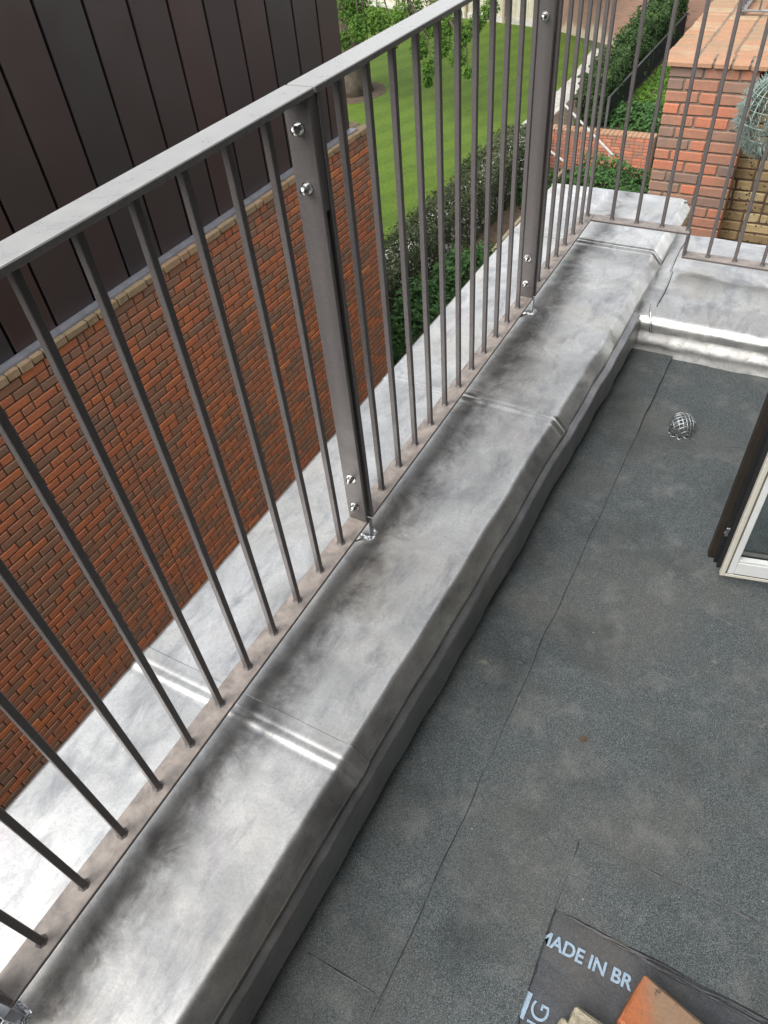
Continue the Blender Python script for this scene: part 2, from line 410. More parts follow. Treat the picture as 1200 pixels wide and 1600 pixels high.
# ------------------------------------------------------------------ building across the gap
WX = -3.75; Y_END = 6.30; WTOP = -1.345
bld = thing('brick_building', 'neighbouring building with multi-red brick wall below dark brown metal cladding', 'building')
b = MB(); b.box(-9.0, WX-.0075, -9.0, Y_END-.011, GZ, WTOP-.001); b.build('wall', MORTAR, bld)
JOINT = 1.70
cand = []
k = 0; z = WTOP-.0375-.005; below = []
while z > GZ:
    seq = []; joints = []; run = 0
    for (ya, yb) in ((JOINT+.006, Y_END), (-3.4, JOINT-.006)):       # either side of the movement joint
        yy = yb; first = True
        while yy > ya+.02:
            opts = [.215, .1025]
            if first: opts = [.1025 if k % 2 else .215]
            elif run >= 3: opts = [.1025]
            elif run <= -2: opts = [.215]
            else:
                random.shuffle(opts)
                if random.random() < .35: opts.sort(reverse=True)
            best = None
            for Lb in opts+([.215, .1025] if not first else []):
                d = min([abs(yy-Lb-q) for q in below], default=1)
                if best is None or d > best[0]+.001 and best[0] < .035: best = (d, Lb)
            Lb = best[1]; run = (max(run, 0)+1) if Lb > .2 else (min(run, 0)-1)
            y0 = max(yy-Lb, ya)
            if y0-ya < .06: y0 = ya
            if yy-y0 > .03: seq.append((y0, yy)); joints.append(y0-.005)
            yy = y0-.0115; first = False
    below = joints
    for (a, c) in seq: cand.append((WX, (a+c)/2, z, c-a))
    z -= .075; k += 1
vis = [(c, (Vector((c[0], c[1], c[2]))-CAM).length) for c in cand if seen((c[0], c[1], c[2]))]
vis.sort(key=lambda t: t[1])
near = vis[:300]; nearset = set(id(t[0]) for t in near)
pool = {}
def wall_brick(Lb, mat, depth=.1):
    Lb = round(Lb, 2) if abs(Lb-.215) > .004 and abs(Lb-.1025) > .004 else (.215 if Lb > .15 else .1025)
    key = (Lb, mat.name)
    if key not in pool:
        pool[key] = variants(depth, Lb, .0625, [tonerand() for _ in range(16)], mat, ch=.006)
    return random.choice(pool[key])
for (c, d) in near:
    o = link('brick', wall_brick(c[3], BRICK), None, bld, (WX-.05+random.uniform(-.0025, .003), c[1], c[2]+random.uniform(-.0012, .0012)))
    o.rotation_euler = (random.uniform(-.004, .004), 0, random.uniform(-.004, .004))
b = MB()
for c in cand:
    if id(c) in nearset: continue
    if c[2] < -5.6 or c[1] < -1.8: continue
    b.tone = tonerand(); dx = random.uniform(-.0025, .003)
    b.cbox(WX-.1+dx, WX+dx, c[1]-c[3]/2, c[1]+c[3]/2, c[2]-.0313, c[2]+.0313, .006, jit=.001)
stuff(b.build('brickwork', BRICK, bld, fix=False))
# tan brick-on-edge capping
y = Y_END+.02; i = 0
caps = variants(.10, .215, .064, [random.random() for _ in range(10)], TAN, jit=.003, ch=.008)
capsh = variants(.10, .105, .064, [random.random() for _ in range(6)], TAN, jit=.003, ch=.008)
while y > -2.6:
    Lb = .215 if random.random() < .6 else .105
    o = link('coping_brick', random.choice(caps if Lb > .2 else capsh), None, bld, (WX-.028+random.uniform(-.004, .006), y-Lb/2, WTOP+.036+random.uniform(-.003, .003)))
    o.rotation_euler = (0, random.uniform(-.02, .02), random.uniform(-.02, .02)); y -= Lb+.009
for q in range(3):                                        # capping that turns the far corner
    o = link('coping_brick', random.choice(caps), None, bld, (WX-.19-.112*q, Y_END-.06, WTOP+.036)); o.rotation_euler = (0, 0, random.uniform(-.02, .02))
b = MB(); b.box(WX-.6, WX-.07, -9, Y_END-.03, WTOP-.002, WTOP+.058); b.build('capping_mortar', MORTAR_P, bld)
b = MB(); b.box(WX-.105, WX-.016, -9, 6.10, WTOP+.060, WTOP+.088); b.build('flashing', FLASH, bld)
# cladding panels
b = MB(); b.box(-9, WX-.140, -9, 6.05, WTOP+.05, 2.1); b.build('cladding_backing', GAP, bld)
pj = [1.245+.4055*i for i in range(-12, 13)]; pj = [p for p in pj if p < 5.9]+[6.094]
for a, c in zip(pj, pj[1:]):
    b = MB(); b.cbox(WX-.138, WX-.100, a+.0125, c-.0125, WTOP+.089, 2.1, .004); b.build('cladding_panel', CLAD, bld)
b = MB(); b.box(-9, WX-.135, 6.052, 6.10, WTOP+.089, 2.1); b.build('cladding_panel', CLAD, bld)

# ------------------------------------------------------------------ terrace building (under the camera)
TZ = -.35
b = MB(); b.box(-.27, 2.6, -6.0, 2.30, GZ, TZ-.30); o = b.build('building_facade', MORTAR)
tag(o, 'lower storeys of the terrace building below the lead parapet', 'building')
b = MB(); b.box(.30, 2.6, -6.0, 1.62, TZ-.30+.002, TZ-.006); structure(b.build('roof_deck', FELT))

# ---- lead profiles
def smooth_poly(pts, step=.009, rad=.012):
    """resample a polyline with rounded corners"""
    P = [V(p[0], p[1], 0) for p in pts]; out = [P[0]]
    for i in range(1, len(P)-1):
        a, b_, c = P[i-1], P[i], P[i+1]
        rq = rad[min(i-1, len(rad)-1)] if isinstance(rad, list) else rad
        ra = min(rq, (a-b_).length*.45, (c-b_).length*.45)
        p0 = b_ + (a-b_).normalized()*ra; p1 = b_ + (c-b_).normalized()*ra
        for k in range(5):
            t = k/4; out.append(p0*(1-t)**2 + b_*2*t*(1-t) + p1*t*t)
    out.append(P[-1])
    res = [out[0]]
    for a, b_ in zip(out, out[1:]):
        L = (b_-a).length
        n = max(1, int(math.ceil(L/step)))
        for k in range(1, n+1): res.append(a + (b_-a)*(k/n))
    clean = [res[0]]
    for r_ in res[1:]:
        if (r_-clean[-1]).length > 1e-4: clean.append(r_)
    return [(p.x, p.y) for p in clean]

def drift(y): return .020*max(-1.6, min(1.1, y))

def lead_strip(name, prof, y0, y1, parent, bumpy=1.0, lap_end=None, lap_start=None, seed=0.0, dy=.0075, along='y', lift=0.0, mat=None, dr=True, dents=(), lip=False):
    """profile (u,z) swept along the run with dents; laps rise over the sheet beneath"""
    ys = [y0+(y1-y0)*q/max(2, int((y1-y0)/dy)) for q in range(max(2, int((y1-y0)/dy))+1)]
    if lap_end is not None:
        ys = [q for q in ys if q < y1-.10]+[y1-.10+.10*q/46 for q in range(47)]
    n = len(ys)-1; ny = n+1; b = MB(); b.sm = True
    # profile normals
    nr = []
    for i in range(len(prof)):
        a = prof[max(0, i-1)]; c = prof[min(len(prof)-1, i+1)]
        t = V(c[0]-a[0], c[1]-a[1], 0); t.normalize(); nr.append((t.y, -t.x) if along == 'y' else (-t.y, t.x))
    for j in range(ny):
        y = ys[j]
        if lap_end is not None and j == n: y = y1-.0021
        off = lift
        if lap_end is not None:
            d = y - (lap_end-.058)
            off += .0017*(1/(1+math.exp(max(-60, min(60, -d/.0034)))))*(1-.45*max(0, min(1, d/.058))) + .0012*math.exp(-(d/.0070)**2) - .0014*math.exp(-((d-.015)/.006)**2) + .0005*math.exp(-((d-.028)/.007)**2) - .0012*math.exp(-((d+.016)/.008)**2)
            if j == n: off -= .0030
        for i, (u, z_) in enumerate(prof):
            a = 1.0
            fl_ = .55 if -.30 < u < .31 and along == 'y' else (.5 if along == 'y' else 1.0)
            h = bumpy*fl_*(.0024*nz(u, y, z_, 3.2, seed) + .0012*nz(u, y, z_, 8, seed+5) + .0009*nz(u, y, z_, 20, seed+9) + .0004*nz(u, y, z_, 55, seed+2))
            cr = 1-abs(nz(u, y, z_, 5.5, seed+13))*2.6
            if cr > 0: h += bumpy*fl_*.0016*cr*cr*max(0, nz(u, y, z_, 2.1, seed+17)+.1)*2.2
            for (du, dyy, rr, am) in dents:
                q = ((u-du)**2 + (y-dyy)**2)/(rr*rr)
                if q < 6: h += am*math.exp(-q)
            wob = .006*nz(y, 0, 0, 3.2, 3)+.003*nz(y, 1, 0, 9, 3)
            uu = u + nr[i][0]*(h+off) + (wob if u > .2 else 0)*(1 if along == 'y' else 0)
            zz = z_ + nr[i][1]*(h+off)
            if lip and z_ < -.195:
                q = min(1, (-.195-z_)/.06); uu += q*(.007*nz(y, 5, 0, 2.6)+.003*nz(y, 6, 0, 8)); zz += q*(.016*nz(y, 7, 0, 2.1)+.006*nz(y, 8, 0, 7))
            if along == 'y': b.v.append((uu + (drift(y) if dr else 0)*min(1, max(0, (u+.1)/.4)), y, zz))
            else: b.v.append((y, uu, zz))
    m_ = len(prof)
    for j in range(n):
        for i in range(m_-1):
            q = j*m_+i; b.f.append((q, q+1, q+m_+1, q+m_)); b.t.append(.5)
    o = b.build(name, mat or LEAD, parent, smooth=True)
    return o

par = thing('parapet', 'long low parapet capped in dented grey lead sheets under the straight railing', 'parapet')
b = MB(); b.box(-.285, .270, -6.0, 2.44, TZ-.29, -.092); b.build('core', MORTAR, par)
prof = smooth_poly([(-.338, -.30), (-.336, -.110), (-.322, -.078), (.0, -.074), (.316, -.076), (.358, -.122), (.3515, -.131), (.3520, -.205)], rad=[.01, .01, .01, .010, .004, .004])
prof = list(reversed(prof))
# normals point outward for reversed order
D1 = [(.20, -1.0, .10, -.004), (.10, -.86, .07, .004), (.24, -.45, .14, -.004)]
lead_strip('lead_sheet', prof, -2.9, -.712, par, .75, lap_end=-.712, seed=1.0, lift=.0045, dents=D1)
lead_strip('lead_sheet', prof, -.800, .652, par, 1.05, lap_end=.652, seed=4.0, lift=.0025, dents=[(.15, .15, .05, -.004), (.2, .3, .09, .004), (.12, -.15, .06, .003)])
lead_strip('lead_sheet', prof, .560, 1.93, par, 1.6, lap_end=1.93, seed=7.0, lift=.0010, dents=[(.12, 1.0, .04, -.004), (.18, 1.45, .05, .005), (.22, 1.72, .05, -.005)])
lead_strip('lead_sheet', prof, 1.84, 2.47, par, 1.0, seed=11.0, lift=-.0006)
# end apron closing the far end
prof2 = smooth_poly([(2.42, -.079), (2.474, -.080), (2.482, -.110), (2.484, -.32)], rad=.008)
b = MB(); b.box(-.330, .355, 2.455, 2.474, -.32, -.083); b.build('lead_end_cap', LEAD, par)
# lower flashing on the terrace face
profF = list(reversed(smooth_poly([(.348, -.154), (.3740, -.166), (.3775, -.215), (.3805, -.266), (.377, -.2715), (.345, -.274)], rad=[.004, .005, .01, .003, .003])))
b0 = lead_strip('lead_apron', profF, -2.9, 1.50, par, 1.3, seed=15.0, lift=.0015, lip=True, mat=LEAD_DARK)
b = MB(); b.box(.271, .332, -6.0, 1.52, TZ-.05, -.235); b.build('felt_upstand', FELT, par)
# end parapet (lower)
par2 = thing('parapet', 'lower cross parapet of creased bright lead at the far end of the terrace', 'parapet')
b = MB(); b.box(.40, 2.6, 1.575, 2.26, TZ-.29, -.200); b.build('core', MORTAR, par2)
profE = list(reversed(smooth_poly([(2.31, -.40), (2.308, -.180), (2.295, -.166), (1.625, -.166), (1.545, -.186), (1.524, -.204), (1.519, -.240)], rad=.022)))
dn_ = [(1.70, .55+.085*i, .028, random.choice([.006, -.006, .007])) for i in range(8)]+[(1.66, .6+.12*i, .02, .006) for i in range(7)]
def end_lead(name, prof, x0, x1, seed, bump, lift=0.0, dents=(), mat=DULL):
    return lead_strip(name, prof, x0, x1, par2, bump, seed=seed, along='x', lift=lift, dr=False, dents=dents, mat=mat)
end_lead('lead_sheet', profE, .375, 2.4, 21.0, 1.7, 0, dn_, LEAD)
profU = list(reversed(smooth_poly([(1.535, -.236), (1.527, -.262), (1.506, -.285), (1.518, -.315), (1.512, -.3475)], rad=.014)))
end_lead('lead_upstand', profU, .372, 2.4, 25.0, 3.6)
# lapped strip and its dark lifted edge along the junction with the long parapet
def lapx(y): return .432+.009*math.sin(y*8+.5)-(.008 if y > 1.92 else 0)
ye = [1.60+.02*i for i in range(34)]
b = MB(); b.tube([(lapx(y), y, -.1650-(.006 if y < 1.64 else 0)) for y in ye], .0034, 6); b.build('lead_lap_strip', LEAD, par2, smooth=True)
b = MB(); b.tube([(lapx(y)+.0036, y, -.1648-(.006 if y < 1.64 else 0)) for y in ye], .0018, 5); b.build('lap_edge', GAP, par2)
b = MB(); b.tube([(.418, 1.585, -.155), (.430, 1.535, -.166), (.445, 1.508, -.20), (.452, 1.500, -.235)], [.003, .0045, .003, .0045], 6)
tag(b.build('lead_offcut', BEAD), 'thin bright lead offcut drooping over the cross parapet edge near the corner', 'offcut')

# ------------------------------------------------------------------ roof felt
def felt(name, x0, x1, y0, y1, z, mat, seed, parent=None, th=.004, wavy=.006, amp=.0016):
    nx = max(4, int((x1-x0)/.02)); ny = max(4, int((y1-y0)/.02)); b = MB()
    def P(i, j, k=0):
        x = x0+(x1-x0)*i/nx; y = y0+(y1-y0)*j/ny
        if i == 0: x += wavy*nz(y, seed, 0, 7)
        if i == nx: x += wavy*nz(y, seed+2, 0, 7)
        if j == 0: y += wavy*nz(x, seed+4, 0, 7)
        if j == ny: y += wavy*nz(x, seed+6, 0, 7)
        return (x, y, z+(0 if k else amp*nz(x, y, 0, 6, seed)+amp*.5*nz(x, y, 0, 17, seed)) - (th if k else 0))
    for i in range(nx+1):
        for j in range(ny+1): b.v.append(P(i, j))
    for i in range(nx):
        for j in range(ny):
            q = i*(ny+1)+j; b.f.append((q, q+ny+1, q+ny+2, q+1)); b.t.append(.5)
    for i in range(nx):
        for j in (0, ny): b.quad(P(i, j), P(i+1, j), P(i+1, j, 1), P(i, j, 1))
    for j in range(ny):
        for i in (0, nx): b.quad(P(i, j), P(i, j+1), P(i, j+1, 1), P(i, j, 1))
    return b.build(name, mat, parent, smooth=False)
fl = bpy.data.objects.new('terrace_floor', None); C.objects.link(fl); structure(fl)
felt('felt_sheet', .31, .556, -3.0, -1.070, TZ+.0105, FELT, 1, fl, th=.009, wavy=.005)
felt('felt_sheet', .31, .560, -1.078, -.160, TZ+.0128, FELT, 2, fl, th=.011, wavy=.005)
felt('felt_sheet', .31, .558, -.168, 1.54, TZ+.0150, FELT, 14, fl, th=.013, wavy=.007)
felt('felt_sheet', .545, .829, -3.0, -.560, TZ+.0086, FELT, 3, fl, th=.009, wavy=.003, amp=.0010)
felt('felt_sheet', .545, 2.5, -.566, .945, TZ+.0104, FELT, 5, fl, th=.0105, wavy=.005)
felt('felt_sheet', .545, 2.5, .930, 1.54, TZ+.0050, FELT, 4, fl, th=.005, wavy=.014)
felt('felt_sheet', .800, 2.5, -.742, -.545, TZ+.0066, FELT2, 7, fl, th=.006, wavy=.010, amp=.0028)
bit = felt('bitumen_strip', .815, 2.5, -1.30, -.735, TZ+.0014, BITUMEN, 9, fl, wavy=.004, amp=.0010)
b = MB()      # ragged torch-melted lip along the overlay's cut edge
for s_ in range(7):
    x0_ = .85+random.uniform(0, .35); n_ = random.randint(8, 26)
    pts = [(x0_+.01*i, -.746-.011*random.random()**2*0-.0045*(s_ % 3)+.006*nz(x0_+.01*i, s_*.7, 0, 22), TZ+.0062-.0015*(s_ % 3)+.003*nz(i*.2, s_)) for i in range(n_)]
    b.tube(pts, [.0006+.0034*max(0, math.sin(math.pi*i/(n_-1)))*(.5+abs(nz(i*.23, s_, 0, 1))) for i in range(n_)], 6)
b.build('melted_lip', BITUMEN, fl, smooth=True)

def bleed(name, pts, z, rmax, seed):
    b = MB(); P = []; Q = []
    n = 0
    for (a, c) in zip(pts, pts[1:]):
        L_ = math.hypot(c[0]-a[0], c[1]-a[1]); k_ = max(2, int(L_/.009))
        for i in range(k_):
            t_ = i/k_; x = a[0]+(c[0]-a[0])*t_; y = a[1]+(c[1]-a[1])*t_
            x += .004*nz(x, y, 0, 14, seed)+.002*nz(x, y, 0, 50, seed); y += .004*nz(x, y, 1, 14, seed+2)
            P.append((x, y, z)); Q.append(rmax*max(.03, .28+1.1*nz(x, y, 2, 19, seed)+.5*nz(x, y, 3, 60, seed)))
    b.tube(P, Q, 6); return b.build(name, BITUMEN, fl, smooth=True)
bleed('bitumen_bleed', [(.562, -1.5), (.560, 1.30)], TZ+.0088, .0028, 3)
bleed('bitumen_bleed', [(.822, -.568), (2.3, -.566)], TZ+.0070, .0050, 5)
bleed('bitumen_bleed', [(.832, -1.2), (.830, -.575)], TZ+.0050, .0042, 8)
bleed('bitumen_bleed', [(.375, -1.08), (.46, -1.084), (.552, -1.075)], TZ+.0105, .0044, 11)
bleed('bitumen_bleed', [(.388, -.150), (.47, -.172), (.545, -.178)], TZ+.0128, .0040, 13)
bleed('bitumen_bleed', [(.74, 1.02), (.82, 1.00), (.90, 1.03), (.97, 1.06)], TZ+.0050, .0040, 17)
bleed('bitumen_bleed', [(.43, 1.30), (.47, 1.29), (.53, 1.31)], TZ+.0130, .0080, 19)
bleed('bitumen_bleed', [(.90, .27), (1.0, .22), (1.2, .20)], TZ+.0100, .0036, 23)

def text_mesh(s, size, x, y, z, rot, name, parent, off=0.0, sx=1.0):
    cu = bpy.data.curves.new('print_curve', 'FONT'); cu.body = s; cu.size = size; cu.extrude = 0.0003; cu.offset = off
    o = bpy.data.objects.new('print_tmp', cu); C.objects.link(o)
    dg = bpy.context.evaluated_depsgraph_get(); me = bpy.data.meshes.new_from_object(o.evaluated_get(dg))
    bpy.data.objects.remove(o); bpy.data.curves.remove(cu)
    me.name = name
    o = link(name, me, PRINT, parent, (x, y, z)); o.rotation_euler = (0, 0, rot); o.scale = (sx, 1, 1); return o
TP = TZ+.0040
text_mesh('MADE IN BR', .0395, .8150, -.8215, TP, 0, 'printed_lettering', fl, .0010, .955)
text_mesh('NG', .052, .8835, -1.0050, TP, R(90), 'printed_lettering', fl, 0, 1.0)
b = MB()      # cut-off bold letters of the line beside it
for poly in ([(.826,-.9205),(.8425,-.9215),(.8405,-.974),(.822,-.9725),(.8225,-.961),(.826,-.960),(.826,-.9475),(.829,-.9465),(.829,-.9340),(.8255,-.9335)],
             [(.822,-.984),(.828,-.981),(.836,-.984),(.8405,-.992),(.8395,-1.005),(.822,-1.005)]):
    n = len(poly); b.face([(x, y, TP+.0002) for x, y in poly])
b.build('printed_lettering', PRINT, fl)

# ------------------------------------------------------------------ railing
PIT = .1105; C1 = -.119; PL = 1.3335
HU = 1.095; HT = .012; BW = .0071
def bar(b, x, y, z0, z1):
    b.cbox(x-BW, x+BW, y-BW, y+BW, z0, z1, .0012)
    # fillet weld at the foot
    n = 7; rr = .0105
    b.lathe([(rr*1.25, z0+.0005), (rr*.95, z0+.004), (.0070, z0+.008)], (x, y, 0), 'z', n)
def flat(b, x0, x1, y0, y1, z0, z1): b.cbox(x0, x1, y0, y1, z0, z1, .0016)

def bolt(parent, x, y, z):
    """dome nut, washer and hexagon on the -y face"""
    b = MB(); b.lathe([(.0, -.0005), (.0130, -.0005), (.0130, -.0025), (.0075, -.0028)], (x, y, z), 'y', 20)
    a0 = random.uniform(0, 1); hexv = [(x+.0098*math.cos(a0+i*math.pi/3), z+.0098*math.sin(a0+i*math.pi/3)) for i in range(6)]
    for i in range(6):
        (xa, za), (xb, zb) = hexv[i], hexv[(i+1) % 6]
        b.quad((xa, y-.0025, za), (xb, y-.0025, zb), (xb, y-.0095, zb), (xa, y-.0095, za))
    b.face([(p[0], y-.0095, p[1]) for p in hexv])
    b2 = MB(); r = .0086
    b2.lathe([(r, -.0094)]+[(r*math.cos(t), -.0125-r*math.sin(t)) for t in [i*math.pi/2/7 for i in range(8)]], (x, y, z), 'y', 20)
    o = b.build('bolt', STEEL, parent); d = b2.build('dome', STEEL, o, smooth=True); return o

def panel(y0c, y1c, nb, first, label, corner=False):
    """a balustrade panel between two post centres"""
    t = thing('railing_panel', label, 'railing', 'railing panels bolted end to end')
    ya, yb = y0c+.0098, y1c-.0098
    b = MB(); flat(b, -.03, .03, ya, yb, -.009, 0); b.build('bottom_rail', RUSTY, t)
    b = MB(); flat(b, -.031, .031, y0c+.0025, y1c-.0025 if not corner else y1c, HU, HU+HT); b.build('handrail', RAILTOP, t)
    for i in range(nb):
        b = MB(); bar(b, 0, first+PIT*i, 0.0, HU); b.build('baluster', PAINT, t)
    b = MB(); flat(b, -.029, .029, ya, ya+.011, .0004, HU-.0004); b.build('end_post', PAINT, t)
    if not corner:
        b = MB(); flat(b, -.029, .029, yb-.011, yb, .0004, HU-.0004); b.build('end_post', PAINT, t)
        for z in (1.042, .935, .164, .058): bolt(t, -.001, yb-.011, z)
        b = MB(); flat(b, -.027, .026, yb+.0002, yb+.0192, .886, HU-.002); b.build('spacer_plate', PAINT, t)
    return t
panel(C1-PL, C1, 11, -.235-PIT*10+.0, 'nearest full railing panel, in front of the brick wall, left of the first post')
panel(C1, C1+PL, 11, .003, 'middle railing panel between the two bolted flat posts')
panel(C1-2*PL, C1-PL, 11, -.235-PL-PIT*10, 'railing panel at the bottom left corner ending at the lowest stub')
# far panel that turns the corner and steps down onto the cross parapet
YC = 1.972; C2 = C1+PL
t = thing('railing_panel', 'far railing panel that turns the corner and steps down over the cross parapet', 'railing', 'railing panels bolted end to end')
b = MB(); flat(b, -.03, .03, C2+.0098, YC+.03, -.009, 0); b.build('bottom_rail', RUSTY, t)
b = MB(); flat(b, .0305, .462, YC-.03, YC+.03, -.009, 0); b.build('bottom_rail', RUSTY, t)
b = MB(); flat(b, .452, .462, YC-.03, YC+.03, -.105, -.0095); b.build('step_plate', PAINT, t)
b = MB(); flat(b, .4525, 2.4, YC-.03, YC+.03, -.115, -.1055); b.build('bottom_rail', RUSTY, t)
b = MB(); flat(b, -.031, .031, C2+.0025, YC+.031, HU, HU+HT); b.build('handrail', RAILTOP, t)
b = MB(); flat(b, .0315, 2.4, YC-.031, YC+.031, HU, HU+HT); b.build('handrail', RAILTOP, t)
b = MB(); flat(b, -.029, .029, C2+.0098, C2+.0208, .0004, HU-.0004); b.build('end_post', PAINT, t)
for i in range(6):
    b = MB(); bar(b, 0, C2+.1185+PIT*i, 0, HU); b.build('baluster', PAINT, t)
for x, zb in [(0.004, 0), (.117, 0), (.228, 0), (.339, 0), (.450, 0)]+[(.556+.1115*i, -.1055) for i in range(15)]:
    b = MB(); bar(b, x, YC, zb, HU); b.build('baluster', PAINT, t)

def stub(yc, label):
    t = thing('stub_post', label, 'post', 'galvanised stub posts under the railing')
    b = MB(); b.cbox(-.029, .029, yc-.0094, yc+.0094, -.10, -.0095, .001); b.build('plate', GALV, t)
    b = MB()
    for lane in range(2):
        pts = []; rr = []
        n = 58
        for i in range(n):
            a = 2*math.pi*i/n
            ex, ey = .033+.004*lane, .0145+.004*lane
            c, s_ = math.cos(a), math.sin(a)
            q = (abs(c)**6+abs(s_)**6)**(-1/6)
            pts.append((ex*c*q + random.uniform(-.0015, .0015), yc+ey*s_*q+random.uniform(-.0015, .0015), -.0690-.003*lane+random.uniform(-.001, .002)))
            rr.append(random.uniform(.0028, .0058))
        b.tube(pts, rr, 6, closed=True)
    b.build('weld_bead', BEAD, t)
    # little seam tail burnt into the sheet
    b = MB(); pts = [(.010-.028*k/9, yc-.022-.040*k/9, -.0705+random.uniform(-.0008, .0008)) for k in range(10)]
    b.tube(pts, [random.uniform(.0016, .0030) for _ in pts], 5); b.build('weld_tail', BEAD, t)
stub(C1, 'galvanised stub with bright lead weld under the nearer bolted post')
stub(C2, 'galvanised stub with bright lead weld under the farther bolted post')
stub(C1-PL, 'galvanised stub with ragged lead weld in the bottom left corner')

# ------------------------------------------------------------------ boundary wall with pier beyond the terrace
bw = thing('boundary_wall', 'tall garden wall with red brick pier, yellow brick panel and orange brick coping', 'wall')
PY = 4.38; PX0, PX1 = -.185, .372; CZ = -.012
b = MB(); b.box(PX0+.011, PX1-.011, PY+.011, 12.0, GZ, CZ-.002); b.build('core', MORTAR_P, bw)
b = MB(); b.box(PX1-.011, 1.9, PY+.20, 12.0, GZ, CZ-.003); b.build('panel_core', MORTAR, bw)
pb = {'s': variants(.215, .1, .064, [tonerand() for _ in range(18)], BRICKP, .0016, .006), 'h': variants(.1025, .1, .064, [tonerand() for _ in range(14)], BRICKP, .0016, .006)}
z = CZ-.038; k = 0
while z > -1.6:
    pat = ['s', 's', 'h'] if k % 2 == 0 else ['h', 's', 's']
    if k % 4 == 2: pat = ['s', 'h', 's']
    x = PX0; rw = (PX1-PX0-.215*2-.1025)/2
    for pch in pat:
        L_ = .215 if pch == 's' else .1025
        o = link('brick', random.choice(pb[pch]), None, bw, (x+L_/2, PY+.05+random.uniform(-.002, .002), z)); o.rotation_euler = (0, random.uniform(-.008, .008), random.uniform(-.008, .008)+(math.pi if random.random() < .5 else 0))
        x += L_+rw
    if z > -1.35:       # return face of the pier
        o = link('brick', random.choice(pb['h']), None, bw, (PX1-.0505, PY+.153, z)); o.rotation_euler = (0, 0, math.pi/2)
    z -= .075; k += 1
sb = {'s': variants(.215, .1, .064, [random.random() for _ in range(14)], STOCK, .003, .008), 'h': variants(.1025, .1, .064, [random.random() for _ in range(8)], STOCK, .003, .008)}
z = CZ-.038; k = 0
while z > -1.6:
    x = PX1-.20 + (.11 if k % 2 else 0); i = k
    while x < 1.2:
        pch = 'h' if i % 3 == 2 else 's'; L_ = .215 if pch == 's' else .1025
        if x > PX1+.002 or True:
            xc = x+L_/2
            link('yellow_brick', random.choice(sb[pch]), None, bw, (xc, PY+.241+random.uniform(-.004, .004), z)).rotation_euler = (0, random.uniform(-.012, .012), random.uniform(-.01, .01))
        x += L_+.011; i += 1
    z -= .075; k += 1
# coping: front course of cut bricks, then rows running back
b = MB(); b.box(PX0-.035, 1.9, PY-.010, 12.0, CZ-.001, CZ+.031); b.box(PX0-.040, 1.9, PY+.035, 12.0, CZ+.0311, CZ+.0425); b.build('coping_bed', MORTAR_P, bw)
x = PX0-.052; i = 0
while x < 1.6:
    L_ = .205 if i == 0 else .104
    b = MB(); b.tone = random.random()*.4+.45
    j = random.uniform(-.004, .004); y0 = PY-.032+j
    # lower lip, sloping cant, top
    P = [(y0, CZ+.002), (y0, CZ+.024), (y0+.060, CZ+.046), (y0+.150, CZ+.048), (y0+.150, CZ+.002)]
    A = [V(x+.004, p[0], p[1]) for p in P]; B = [V(x+L_-.004, p[0], p[1]+random.uniform(-.002, .002)) for p in P]
    b.face(A); b.face(list(reversed(B)))
    for q in range(5): b.quad(A[q], B[q], B[(q+1) % 5], A[(q+1) % 5])
    b.build('coping_brick', COPE, bw); x += L_+.009; i += 1
cb = variants(.205, .100, .05, [random.random() for _ in range(18)], COPE, .003, .008)
y = PY+.128+.052; r_ = 0
while y < 9.0:
    for cidx in range(4 if y < 6.6 else 3):
        x = PX0-.052+.1025+.2145*cidx
        o = link('coping_brick', random.choice(cb), None, bw, (x+random.uniform(-.003, .003), y+random.uniform(-.003, .003), CZ+.024+random.uniform(-.003, .002)))
        o.rotation_euler = (random.uniform(-.015, .015), random.uniform(-.01, .01), random.uniform(-.012, .012)+(math.pi if random.random() < .5 else 0))
    y += .1105; r_ += 1
# low railing standing on that wall
t = thing('coping_railing', 'small grey picket railing standing on the orange brick coping', 'railing')
b = MB(); b.cbox(.03, .9, 5.48, 5.52, CZ+.075, CZ+.085, .001); b.cbox(.03, .07, 5.52, 8.0, CZ+.075, CZ+.085, .001); b.build('rail', RAILTOP, t)
for i in range(16):
    b = MB(); b.box(.038, .050, 5.56+.1*i, 5.572+.1*i, CZ+.085, CZ+.95); b.build('picket', PAINT, t)
for i in range(5):
    b = MB(); b.box(.16+.11*i, .172+.11*i, 5.494, 5.506, CZ+.085, CZ+.95); b.build('picket', PAINT, t)
for xx, yy in ((.045, 5.50), (.86, 5.50), (.05, 7.9)):
    b = MB(); b.box(xx-.012, xx+.012, yy-.012, yy+.012, CZ+.045, CZ+.095); b.build('foot', PAINT, t)

